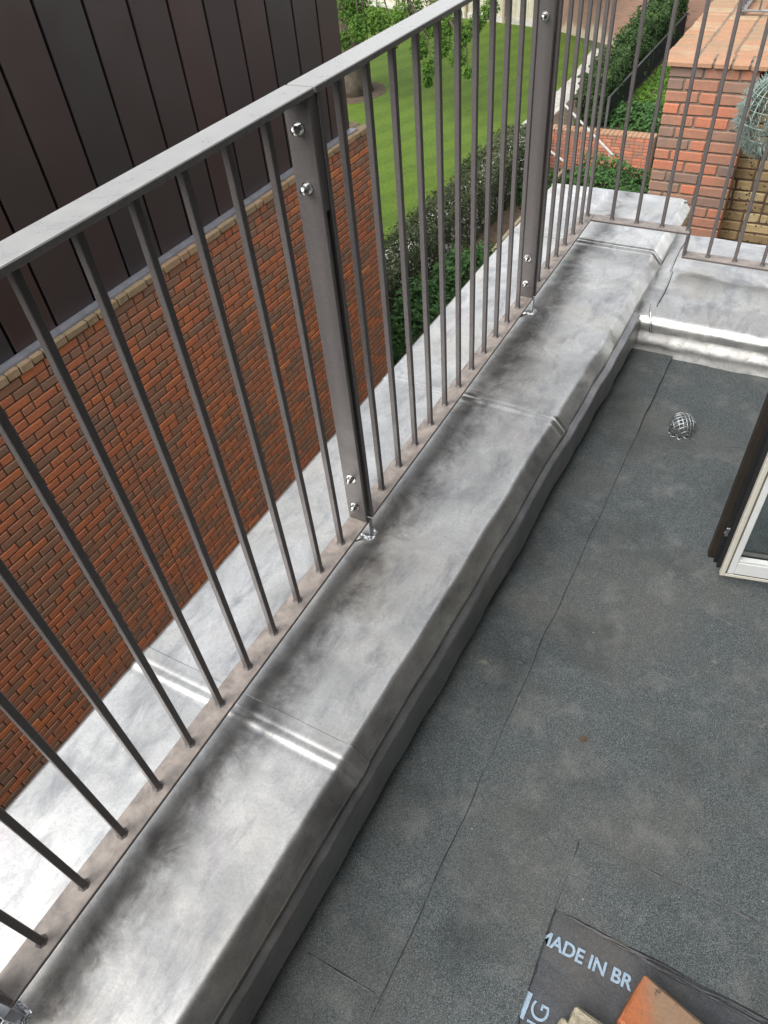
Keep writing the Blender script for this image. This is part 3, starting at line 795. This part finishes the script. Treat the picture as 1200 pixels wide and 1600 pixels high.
# ------------------------------------------------------------------ spiky wire ball
BC = V(.585, 4.06, -.165); BR = .238
t = thing('wire_ball', 'spiky pale green wire ball hanging beside the red brick pier', 'ornament', loc=BC)
b = MB()
for i in range(14):
    a = math.pi*i/14
    b.tube([(BR*math.cos(a)*math.cos(q), BR*math.sin(a)*math.cos(q), BR*math.sin(q)) for q in [2*math.pi*j/40 for j in range(40)]], .0046, 5, closed=True)
for la in (-65, -45, -25, -5, 15, 35, 55, 72):
    z_ = BR*math.sin(R(la)); r_ = BR*math.cos(R(la))
    b.tube([(r_*math.cos(q), r_*math.sin(q), z_) for q in [2*math.pi*j/40 for j in range(40)]], .0045 if la in (-5, -45) else .003, 5, closed=True)
b.build('wire_frame', TWINE, t, smooth=True)
b = MB()
for i in range(1500):
    d = V(random.gauss(0, 1), random.gauss(0, 1), random.gauss(0, 1)).normalized()
    q = (d + V(random.gauss(0, .45), random.gauss(0, .45), random.gauss(0, .45))*.8)
    p0 = d*BR*random.uniform(.93, 1.0); p1 = p0+q.normalized()*random.uniform(.028, .055)
    b.tube([p0, p1], [.0030, .0016], 3, cap=False)
stuff(b.build('spikes', TWINE, t, fix=False))
b = MB(); b.tube([(0, 0, BR), (0, 0, BR+.10), (.05, .10, BR+.16), (.12, .52, BR+.05)], .006, 6); b.build('hanger', IRON, t)

# ------------------------------------------------------------------ glazed door leaf
dd = V(.9774, .2115, 0); dnn = V(-.2115, .9774, 0)
DO = V(.963, .345, -.292)
MD = Matrix((dd, dnn, V(0,0,1))).transposed().to_4x4(); MD.translation = DO
door = thing('glazed_door', 'open glazed door leaf with brown outer and cream inner frame', 'door')
W, H = .86, 2.12
def dbox(name, mat, *a, ch=.0015):
    b = MB(); b.cbox(*a, ch, M=MD); return b.build(name, mat, door)
dbox('inner_frame', DOOR_W, .0, .0135, .0, .018, .0, H)
dbox('inner_bead', DOOR_WW, .0195, .037, .004, .026, .010, H-.01)
dbox('bottom_rail', DOOR_WW, .0375, W, .004, .026, .012, .062)
dbox('frame_groove', simple('olive_groove', (.16, .14, .09), .6), .0138, .0192, .006, .024, .0115, H-.005)
dbox('bottom_trim', DOOR_W, .0140, W, .0, .0035, .0, .0115)
dbox('bottom_bead', DOOR_WW, .0375, W, .007, .024, .0625, .072)
dbox('gasket', RUBBER, -.012, .028, .0185, .030, .012, H)
dbox('gasket', RUBBER, -.022, .0275, .0305, .038, .020, H)
dbox('outer_frame', DOOR_B, -.040, .0285, .0385, .064, .030, H)
dbox('outer_bottom_rail', DOOR_B, .0290, W, .0385, .060, .030, .068)
b = MB(); b.box(.034, W, .027, .034, .064, H, M=MD); b.build('pane', GLASS, door)
b = MB(); b.cbox(-.024, -.0125, .019, .028, .150, .185, .002, M=MD); b.cbox(-.026, -.020, .021, .026, .158, .166, .001, M=MD); b.build('lock_keep', STEEL, door)
dbox('hinge_stile', DOOR_W, W, W+.05, .0, .06, 0, H)
o = MB(); o.box(1.86, 2.6, -7.0, 3.40, GZ, 5.2); hw = o.build('unseen_house_wall', UNSEEN_WALL_RENDER)  # out of view; height, length and dark tone set to block light
tag(hw, 'unseen rendered house wall on the right, shaped to shade the terrace, that the glazed door hangs from', 'wall')

# ------------------------------------------------------------------ loose bits on the felt
def loose_brick(name, label, corner, ux, L_, Wd, Hh, z, mat, tone, chip=.004):
    d = V(math.cos(ux), math.sin(ux), 0); n = V(d.y, -d.x, 0)
    M = Matrix((d, -n, V(0,0,1))).transposed().to_4x4(); M.translation = V(*corner, z)
    b = MB(); b.tone = tone; nx, ny, nzq = 12, 6, 4
    bm = bmesh.new()
    me = bpy.data.meshes.new(name)
    b.cbox(0, L_, -Wd, 0, 0, Hh, .005, jit=.002)
    me = b.mesh(name); bm.from_mesh(me); bmesh.ops.remove_doubles(bm, verts=bm.verts, dist=.0001)
    bmesh.ops.subdivide_edges(bm, edges=bm.edges, cuts=5, use_grid_fill=True)
    for v in bm.verts:
        q = v.co; v.co += v.normal*(chip*.5*nz(q.x, q.y, q.z, 30, 3)+chip*nz(q.x, q.y, q.z, 9, 8))
    bmesh.ops.recalc_face_normals(bm, faces=bm.faces)
    bm.to_mesh(me); bm.free(); me.transform(M)
    return tag(link(name, me, mat), label, 'brick')
def m_loose():
    t = NT('worn_brick'); p = t.n('ShaderNodeTexCoord').outputs['Object']
    sx = t.n('ShaderNodeSeparateXYZ'); t.L(p, sx.inputs[0])
    g = t.math('ADD', sx.outputs[0], t.math('MULTIPLY', sx.outputs[1], .32))
    g = t.math('ADD', g, t.math('MULTIPLY', t.math('SUBTRACT', t.noise(26, 4), .5), .05))
    f = t.ramp(t.math('SUBTRACT', g, .73), [(.03, 0.0), (.075, 1.0)])
    c = t.mix(f, (.36, .120, .050), (.235, .155, .100))
    c = t.mix(t.ramp(t.noise(38, 5, .7), [(.64, 0.0), (.70, 1.0)]), c, (.10, .07, .055))
    c = t.mix(t.ramp(t.noise(120, 4, .7), [(.3, .35), (.6, 0.0)]), c, (.15, .085, .05))
    t.set(Base_Color=c, Roughness=.9, Specular_IOR_Level=.2); t.bump(t.noise(110, 5, .75), .5, .004); return t.m
loose_brick('loose_brick', 'orange and buff brick lying on the printed strip at the bottom right', (1.034, -.792), R(-15), .215, .108, .064, TZ+.0045, m_loose(), .7)
PALE = simple('pale_aggregate', (.30, .265, .195), .95, 0, .3, 70, .7, .2)
loose_brick('concrete_piece', 'broken pale yellow concrete piece beside the orange brick', (.926, -.910), R(-5), .15, .10, .05, TZ+.0045, PALE, .5, .008)
loose_brick('concrete_piece', 'small pale concrete chip against the left of the broken concrete piece', (.911, -.935), R(-20), .03, .05, .034, TZ+.0045, PALE, .5, .006)
# outlet guard
DG = V(.700, 1.045, TZ)
t = thing('outlet_guard', 'small galvanised wire balloon guard over the roof drain', 'drain guard', loc=DG)
b = MB(); rg = .046
Rm = Matrix.Rotation(R(35), 3, 'Z') @ Matrix.Rotation(R(24), 3, 'X')
for ax in range(2):
    for k_ in range(-3, 4):
        off = k_*rg*.29; r_ = math.sqrt(max(0, rg*rg-off*off)); pts = []
        for j in range(25):
            a = R(-40)+R(260)*j/24
            p = V(off, r_*math.cos(a), r_*math.sin(a)) if ax == 0 else V(r_*math.cos(a), off, r_*math.sin(a))
            p = Rm @ p; pts.append(p + V(0, 0, rg*.80))
        b.tube(pts, .0019, 5)
for k_ in range(10):
    a = 2*math.pi*k_/10; b.tube([(.032*math.cos(a), .032*math.sin(a), .012), (.05*math.cos(a+.4), .05*math.sin(a+.4), .004), (.044*math.cos(a+.8), .044*math.sin(a+.8), .010)], .0017, 5)
b.build('cage', GALV, t, smooth=True)
b = MB(); b.lathe([(.0, .0035), (.032, .0035), (.036, .006), (.041, .0035)], (0, 0, 0), 'z', 24); b.build('outlet', GAP, t)
# straw, crumbs
b = MB(); b.tube([(.546, .735, TZ+.004), (.551, .755, TZ+.008), (.553, .79, TZ+.006)], .0013, 5); tag(b.build('straw', TIMBER), 'short straw lying on the felt near the drain guard', 'straw')
b = MB()
for i in range(60):
    x = random.uniform(.42, 1.5); y = random.uniform(-1.2, 1.45); r_ = random.choice([.001, .0015, .0022])
    M = Matrix.Translation(V(x, y, TZ+.0130 if (x > .8 and -.75 < y < -.55) else TZ+.0095)) @ Matrix.Rotation(random.uniform(0, 3), 4, 'Z')
    b.cbox(-r_, r_, -r_*.7, r_*.7, -r_*.6, r_*.5, r_*.3, M=M, jit=r_*.2)
stuff(b.build('mortar_crumbs', PALE, fix=False))
b = MB()
b.face([(.747, -.325, TZ+.009), (.758, -.334, TZ+.011), (.772, -.325, TZ+.009), (.764, -.314, TZ+.014), (.752, -.316, TZ+.011)])
tag(b.build('dead_leaf', SOIL), 'small dark curled leaf alone on the grey felt', 'leaf')

# ------------------------------------------------------------------ garden below
def leaves(b, pts, size, asp=.6, up=.4, tone=(.5, .25)):
    """one small bent leaf quad per point"""
    for (p, nrm, tn) in pts:
        s = size*random.uniform(.6, 1.35)
        n = (Vector(nrm)*1.0 + V(random.gauss(0, .7), random.gauss(0, .7), random.gauss(0, .7)+up)).normalized()
        t1 = n.cross(V(random.gauss(0, 1), random.gauss(0, 1), random.gauss(0, 1))).normalized(); t2 = n.cross(t1)
        b.tone = min(1, max(0, tn+random.gauss(0, .16)))
        p = Vector(p)
        b.quad(p-t1*s*.5, p-t2*s*asp*.5+n*s*.08, p+t1*s*.5, p+t2*s*asp*.5+n*s*.08)

def hedge(name, label, cat, x0, x1, y0, y1, z0, z1, nleaf, size, mat, mound=.12, group=None, seed=0.0, taper=.0, slope=None):
    t = thing(name, label, cat, group, loc=None)
    b = MB(); pts = []
    def shell(u, v, w_):
        x = x0+(x1-x0)*u; y = y0+(y1-y0)*v
        zt = z1 + (slope(u, v) if slope else 0)
        return x, y, z0+(zt-z0)*w_
    area_t = (x1-x0)*(y1-y0); area_s = 2*((x1-x0)+(y1-y0))*(z1-z0)
    for i in range(nleaf):
        if random.random() < area_t/(area_t+area_s*.8):
            u, v, w_ = random.random(), random.random(), 1.0; n = V(0, 0, 1)
        else:
            w_ = random.random()
            if random.random() < (x1-x0)/((x1-x0)+(y1-y0)):
                u = random.random(); v = random.choice([0, 1]); n = V(0, 1 if v else -1, .2)
            else:
                v = random.random(); u = random.choice([0, 1]); n = V(1 if u else -1, 0, .2)
        x, y, z = shell(u, v, w_)
        # round the shoulders, then lumps
        e = min(u, 1-u)*(x1-x0)
        if w_ == 1.0: z -= .25*(z1-z0)*math.exp(-e/.12)
        bump_ = mound*(nz(x, y, z, 1.3, seed)+.6*nz(x, y, z, 3.1, seed+3))
        dpt = -abs(random.gauss(0, mound*.8))
        p = V(x, y, z)+n*(bump_+dpt)
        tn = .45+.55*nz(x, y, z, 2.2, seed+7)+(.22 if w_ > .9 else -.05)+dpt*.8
        pts.append((p, n, tn))
    leaves(b, pts, size)
    o = b.build('foliage', mat, t, fix=False)
    # dark twiggy body that stops light passing straight through
    b = MB(); nbx = 8; nby = max(6, int((y1-y0)*2))
    for i in range(nby):
        yy = y0+(y1-y0)*(i+.5)/nby
        for k_ in range(3):
            xx = x0+(x1-x0)*random.uniform(.25, .75)
            b.tube([(xx, yy, z0-.02), (xx+random.uniform(-.1, .1), yy+random.uniform(-.1, .1), z0+(z1-z0)*.5), (xx+random.uniform(-.25, .25), yy+random.uniform(-.2, .2), z0+(z1-z0)*.85)], [.03, .02, .008], 5)
    b.build('stems', BARK, t)
    return t

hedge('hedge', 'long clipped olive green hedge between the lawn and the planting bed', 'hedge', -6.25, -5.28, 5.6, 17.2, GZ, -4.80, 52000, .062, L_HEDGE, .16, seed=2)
def yslope(u, v): return .35*v
hedge('yew_hedge', 'large dark feathery yew hedge behind the low red garden wall', 'hedge', -4.80, -4.10, 18.2, 27.0, -5.3, -3.95, 48000, .085, L_YEW, .22, seed=5, slope=yslope)

def shrub(name, label, c, rx, ry, rz, n, size, mat, cat='shrub', group=None, seed=0.0):
    t = thing(name, label, cat, group)
    b = MB(); pts = []
    for i in range(n):
        d = V(random.gauss(0, 1), random.gauss(0, 1), random.gauss(0, 1)).normalized(); d.z = abs(d.z)*1.0-.05
        rr = random.uniform(.70, 1.02)*(1+.30*nz(d.x, d.y, d.z, 2.2, seed)+.18*nz(d.x, d.y, d.z, 6, seed+2))
        p = V(c[0]+d.x*rx*rr, c[1]+d.y*ry*rr, c[2]+max(.02, d.z*rz*rr))
        pts.append((p, d, .25+.5*rr*abs(d.z)+.35*nz(p.x, p.y, p.z, 3, seed)))
    leaves(b, pts, size); b.build('foliage', mat, t, fix=False)
    b = MB()
    for i in range(9):
        a = random.uniform(0, 6.28); q = random.uniform(.3, .8)
        b.tube([(c[0], c[1], c[2]-.05), (c[0]+rx*.5*q*math.cos(a), c[1]+ry*.5*q*math.sin(a), c[2]+rz*.5), (c[0]+rx*q*math.cos(a), c[1]+ry*q*math.sin(a), c[2]+rz*.8)], [.025, .015, .006], 5)
    b.build('stems', BARK, t); return t
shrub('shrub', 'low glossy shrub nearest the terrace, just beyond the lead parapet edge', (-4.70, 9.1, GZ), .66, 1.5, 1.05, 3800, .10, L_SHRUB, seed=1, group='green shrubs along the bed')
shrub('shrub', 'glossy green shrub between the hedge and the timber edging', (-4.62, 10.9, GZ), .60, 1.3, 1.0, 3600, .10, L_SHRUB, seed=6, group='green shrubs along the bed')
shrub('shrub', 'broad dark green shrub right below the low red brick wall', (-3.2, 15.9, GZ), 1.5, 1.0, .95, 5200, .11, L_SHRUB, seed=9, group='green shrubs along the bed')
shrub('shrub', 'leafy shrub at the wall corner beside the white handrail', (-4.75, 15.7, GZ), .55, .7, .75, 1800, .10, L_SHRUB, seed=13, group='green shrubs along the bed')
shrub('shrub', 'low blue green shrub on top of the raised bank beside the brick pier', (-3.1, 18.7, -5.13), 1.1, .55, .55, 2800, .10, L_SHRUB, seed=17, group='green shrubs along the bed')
shrub('ivy_mass', 'dark ivy hanging over the top of the far garden wall', (-5.5, 28.9, -3.95), 4.5, .6, .9, 5200, .16, L_IVY, 'ivy', seed=21)
# grass bank right of the iron fence
b = MB(); pts = []
for i in range(6500):
    x = random.uniform(-3.95, -1.4); y = random.uniform(18.6, 26.5); pts.append(((x, y, -5.10+random.uniform(0, .10)), (0, 0, 1), .5+.5*nz(x, y, 0, 1.2)))
leaves(b, pts, .13, .4, .2); stuff(b.build('bank_grass', L_BANK, fix=False))
# timber edging of the planting bed
b = MB(); 
for i in range(5):
    b.cbox(-4.70, -4.62, 5.0+2.45*i, 7.42+2.45*i, GZ-.05, GZ+.20, .01)
tag(b.build('timber_edging', TIMBER), 'weathered timber board edging the planting bed', 'edging')

# low red brick garden wall
lw = thing('garden_wall', 'low red brick retaining wall below the yew and the raised bank', 'wall')
b = MB(); b.box(-5.55, -2.66, 17.62, 17.93, GZ, -5.075); b.build('core', MORTAR_P, lw)
b = MB(); z = -5.115; k = 0
rb = []
while z > GZ:
    x = -5.56 + (.0 if k % 2 else -.11)
    while x < -2.68:
        Lb = .215 if random.random() < .7 else .1025
        x1_ = min(x+Lb, -2.655); x0_ = max(x, -5.555); b.tone = min(1, tonerand()+.15)
        if x1_-x0_ > .03: b.cbox(x0_, x1_, 17.605, 17.70, z-.032, z+.032, .005)
        x += Lb+.01
    z -= .075; k += 1
stuff(b.build('brickwork', BRICKP, lw, fix=False))
b = MB(); x = -5.56
while x < -2.7:
    b.tone = random.uniform(.4, .8); b.cbox(x, min(x+.105, -2.65), 17.60, 17.92, -5.074, -5.022, .008); x += .113
stuff(b.build('coping', COPE, lw, fix=False))
# stair handrails
def handrail(label, p0, p1):
    t = thing('stair_handrail', label, 'handrail', 'white stair handrails')
    b = MB(); b.tube([p0, p1], .028, 8); b.build('rail', WHITE_T, t)
    for q in (.08, .92):
        p = Vector(p0).lerp(Vector(p1), q); b = MB(); b.tube([(p.x, p.y, GZ-.02), (p.x, p.y, p.z)], .016, 6); b.build('post', WHITE_T, t)
handrail('upper white sloping handrail crossing in front of the low red wall', (-4.85, 17.0, -4.18), (-3.40, 17.0, -5.30))
handrail('lower white sloping handrail left of the low red wall', (-5.05, 16.9, -5.25), (-4.50, 16.9, -5.55))
# iron fence up the bank
fe = thing('iron_fence', 'black iron fence climbing the bank along the yew hedge', 'fence')
b = MB(); b.box(-4.04, -4.00, 18.3, 26.6, -4.45, -4.42); b.build('top_rail', IRONG, fe)
b = MB(); b.box(-4.035, -4.005, 18.3, 26.6, -5.04, -5.01); b.build('bottom_rail', IRON, fe)
for i in range(83):
    y = 18.32+.1*i; b = MB(); b.box(-4.028, -4.012, y-.010, y+.010, -5.01, -4.451); b.build('picket', IRON, fe)
for y in (18.30, 20.4, 22.5, 24.6, 26.6):
    b = MB(); b.box(-4.05, -3.99, y-.03, y+.03, -5.125, -4.419); b.build('post', IRON if y > 18.4 else IRONG, fe)

# far garden wall: brick with paler lower courses and an orange coping
def m_farbrick():
    t = NT('far_brick'); br = t.n('ShaderNodeTexBrick'); br.inputs['Scale'].default_value = 1.0
    br.inputs['Brick Width'].default_value = .225; br.inputs['Row Height'].default_value = .075; br.inputs['Mortar Size'].default_value = .010
    mp = t.n('ShaderNodeMapping'); mp.inputs['Rotation'].default_value = (R(90), 0, 0); t.L(t.n('ShaderNodeTexCoord').outputs['Object'], mp.inputs[0]); t.L(mp.outputs[0], br.inputs[0])
    br.inputs['Color1'].default_value = (.30, .15, .095, 1); br.inputs['Color2'].default_value = (.22, .12, .085, 1); br.inputs['Mortar'].default_value = (.20, .17, .14, 1)
    sx = t.n('ShaderNodeSeparateXYZ'); t.L(t.pos(), sx.inputs[0])
    f = t.math('ADD', sx.outputs[2], t.math('MULTIPLY', t.noise(.9, 4, .6), 1.4))
    pale = t.ramp(t.math('ADD', f, 5.9), [(.75, 1.0), (1.0, 0.0)])
    c = t.mix(t.math('MULTIPLY', pale, .75), br.outputs[0], (.42, .36, .27))
    t.set(Base_Color=c, Roughness=.9); t.bump(br.outputs['Fac'], .4, .01); return t.m
FARB = m_farbrick()
fwl = thing('far_garden_wall', 'mottled brick garden wall at the far end of the lawn', 'wall')
b = MB()
A, B_ = V(-9.9, 31.0, 0), V(-5.6, 28.2, 0)
dq = (B_-A).normalized(); nq = V(dq.y, -dq.x, 0)
Mw = Matrix((dq, -nq, V(0,0,1))).transposed().to_4x4(); Mw.translation = V(A.x, A.y, GZ)
LW = (B_-A).length
bb = MB(); bb.box(0, LW, 0, .33, 0, 2.15); me = bb.mesh('wall'); o = link('wall', me, FARB, fwl); o.matrix_world = Mw
bb = MB(); bb.box(0, LW, -.05, .38, 2.151, 2.25); me = bb.mesh('coping'); o = link('coping', me, COPE, fwl); o.matrix_world = Mw
bb = MB(); bb.box(-5.5, 1.0, 28.1, 28.45, GZ, -3.9); o = bb.build('wall', FARB, fwl)
bb = MB(); bb.box(-5.5, 1.0, 28.04, 28.50, -3.899, -3.79); bb.build('coping', COPE, fwl)
# pale board fence
bf = thing('board_fence', 'pale weathered timber board fence behind the lawn', 'fence')
x = -26.0; i = 0
bmes = []
for v in range(5):
    bb = MB(); bb.cbox(0, .145, 0, .025, 0, 1.9+random.uniform(-.02, .02), .004); me = bb.mesh('board'); me.materials.append(FENCE_W); bmes.append(me)
dqf = (V(-9.9, 31.0, 0)-V(-26, 35.5, 0)).normalized(); ang = math.atan2(dqf.y, dqf.x)
for i in range(110):
    p = V(-26, 35.5, GZ)+V(dqf.x, dqf.y, 0)*(.152*i)
    o = link('board', random.choice(bmes), None, bf, p); o.rotation_euler = (0, random.uniform(-.006, .006), ang)
for i in range(9):
    p = V(-26, 35.5, GZ)+V(dqf.x, dqf.y, 0)*(2.0*i+.5); bb = MB(); bb.box(-.05, .05, -.10, -.002, 0, 1.95); o = link('post', bb.mesh('post'), TIMBER, bf, p); o.rotation_euler = (0, 0, ang)
bb = MB(); bb.box(0, 16.9, -.055, -.0005, 0, .22); o = link('gravel_board', bb.mesh('gravel_board'), PAVING, bf, (-26, 35.5, GZ)); o.rotation_euler = (0, 0, ang)

# oak with hanging sprays
oak = thing('oak_tree', 'broad oak on the lawn with bright green leaves hanging over the fence line', 'tree')
TB = V(-13.7, 22.0, GZ)
b = MB(); pts = []; rr = []
for i in range(12):
    f = i/11; z = f*5.2
    pts.append(TB+V(.12*math.sin(z*.7), .1*math.cos(z*.9), z-.05)); rr.append(.42+.28*math.exp(-z/.5)+.03*nz(z, 0, 0, 2))
b.tube(pts, rr, 18); b.build('trunk', BARK, oak, smooth=True)
limbs = MB(); leafpts = []
def spray(c, r, n, sq=1.0):
    for i in range(n):
        d = V(random.gauss(0, 1), random.gauss(0, 1), random.gauss(0, 1)*sq)
        d = d.normalized()*r*random.random()**.45
        leafpts.append((Vector(c)+d, (d.normalized()+V(0, 0, .7)), .5+.4*nz(c[0]+d.x, c[1]+d.y, c[2]+d.z, 1.4)+.12*d.z/r))
def at(u, v, y):
    d = r2*((u-600)/1116.3)+d2*((v-800)/1116.3)+fw; return CAM+d*((y-CAM.y)/d.y)
hang = [(545,15,21.0,.55),(560,45,20.6,.45),(535,62,20.6,.35),(590,30,21.2,.55),(610,60,21.0,.40),(575,78,20.8,.28),(640,12,21.0,.6),(668,40,20.8,.45),(655,75,20.4,.38),(672,105,20.2,.32),(690,70,20.4,.40),(700,30,20.6,.5),(722,55,20.2,.36),(715,90,20.0,.34),(730,112,19.9,.22),(765,15,20.6,.32),(668,128,20.2,.20),(560,5,21.4,.6),(620,30,21.2,.4),(690,5,21,.5),(745,35,20.4,.3)]
top = TB+V(0, 0, 5.0)
for (u, v, y, r_) in hang:
    r_ *= .82; p = at(u, v, y); spray(p, r_, int(760*r_/.45)); 
    mid = (top+p)/2+V(0, 0, 1.3)
    limbs.tube([top, mid, p+V(-.1, .2, .5), p], [.09, .05, .02, .006], 5)
for i in range(46):
    d = V(random.gauss(0, 1), random.gauss(0, 1), random.gauss(0, .55)).normalized()
    p = TB+V(d.x*5.0, d.y*5.0, 8.2+d.z*3.0); spray(p, 1.1, 330)
    limbs.tube([top, (top+p)/2+V(0, 0, .6), p], [.16, .08, .02], 6)
limbs.build('limbs', BARK, oak)
b = MB(); leaves(b, leafpts, .092, .62, .3); b.build('crown', L_OAK, oak, fix=False)
# bare earth ring at the oak's foot
ring = [(TB.x+1.15*math.cos(a)*(1+.2*nz(math.cos(a), math.sin(a), 0, 2)), TB.y+1.25*math.sin(a)) for a in [2*math.pi*i/28 for i in range(28)]]
sheet('bare_earth', ring, GZ+.005, SOIL)
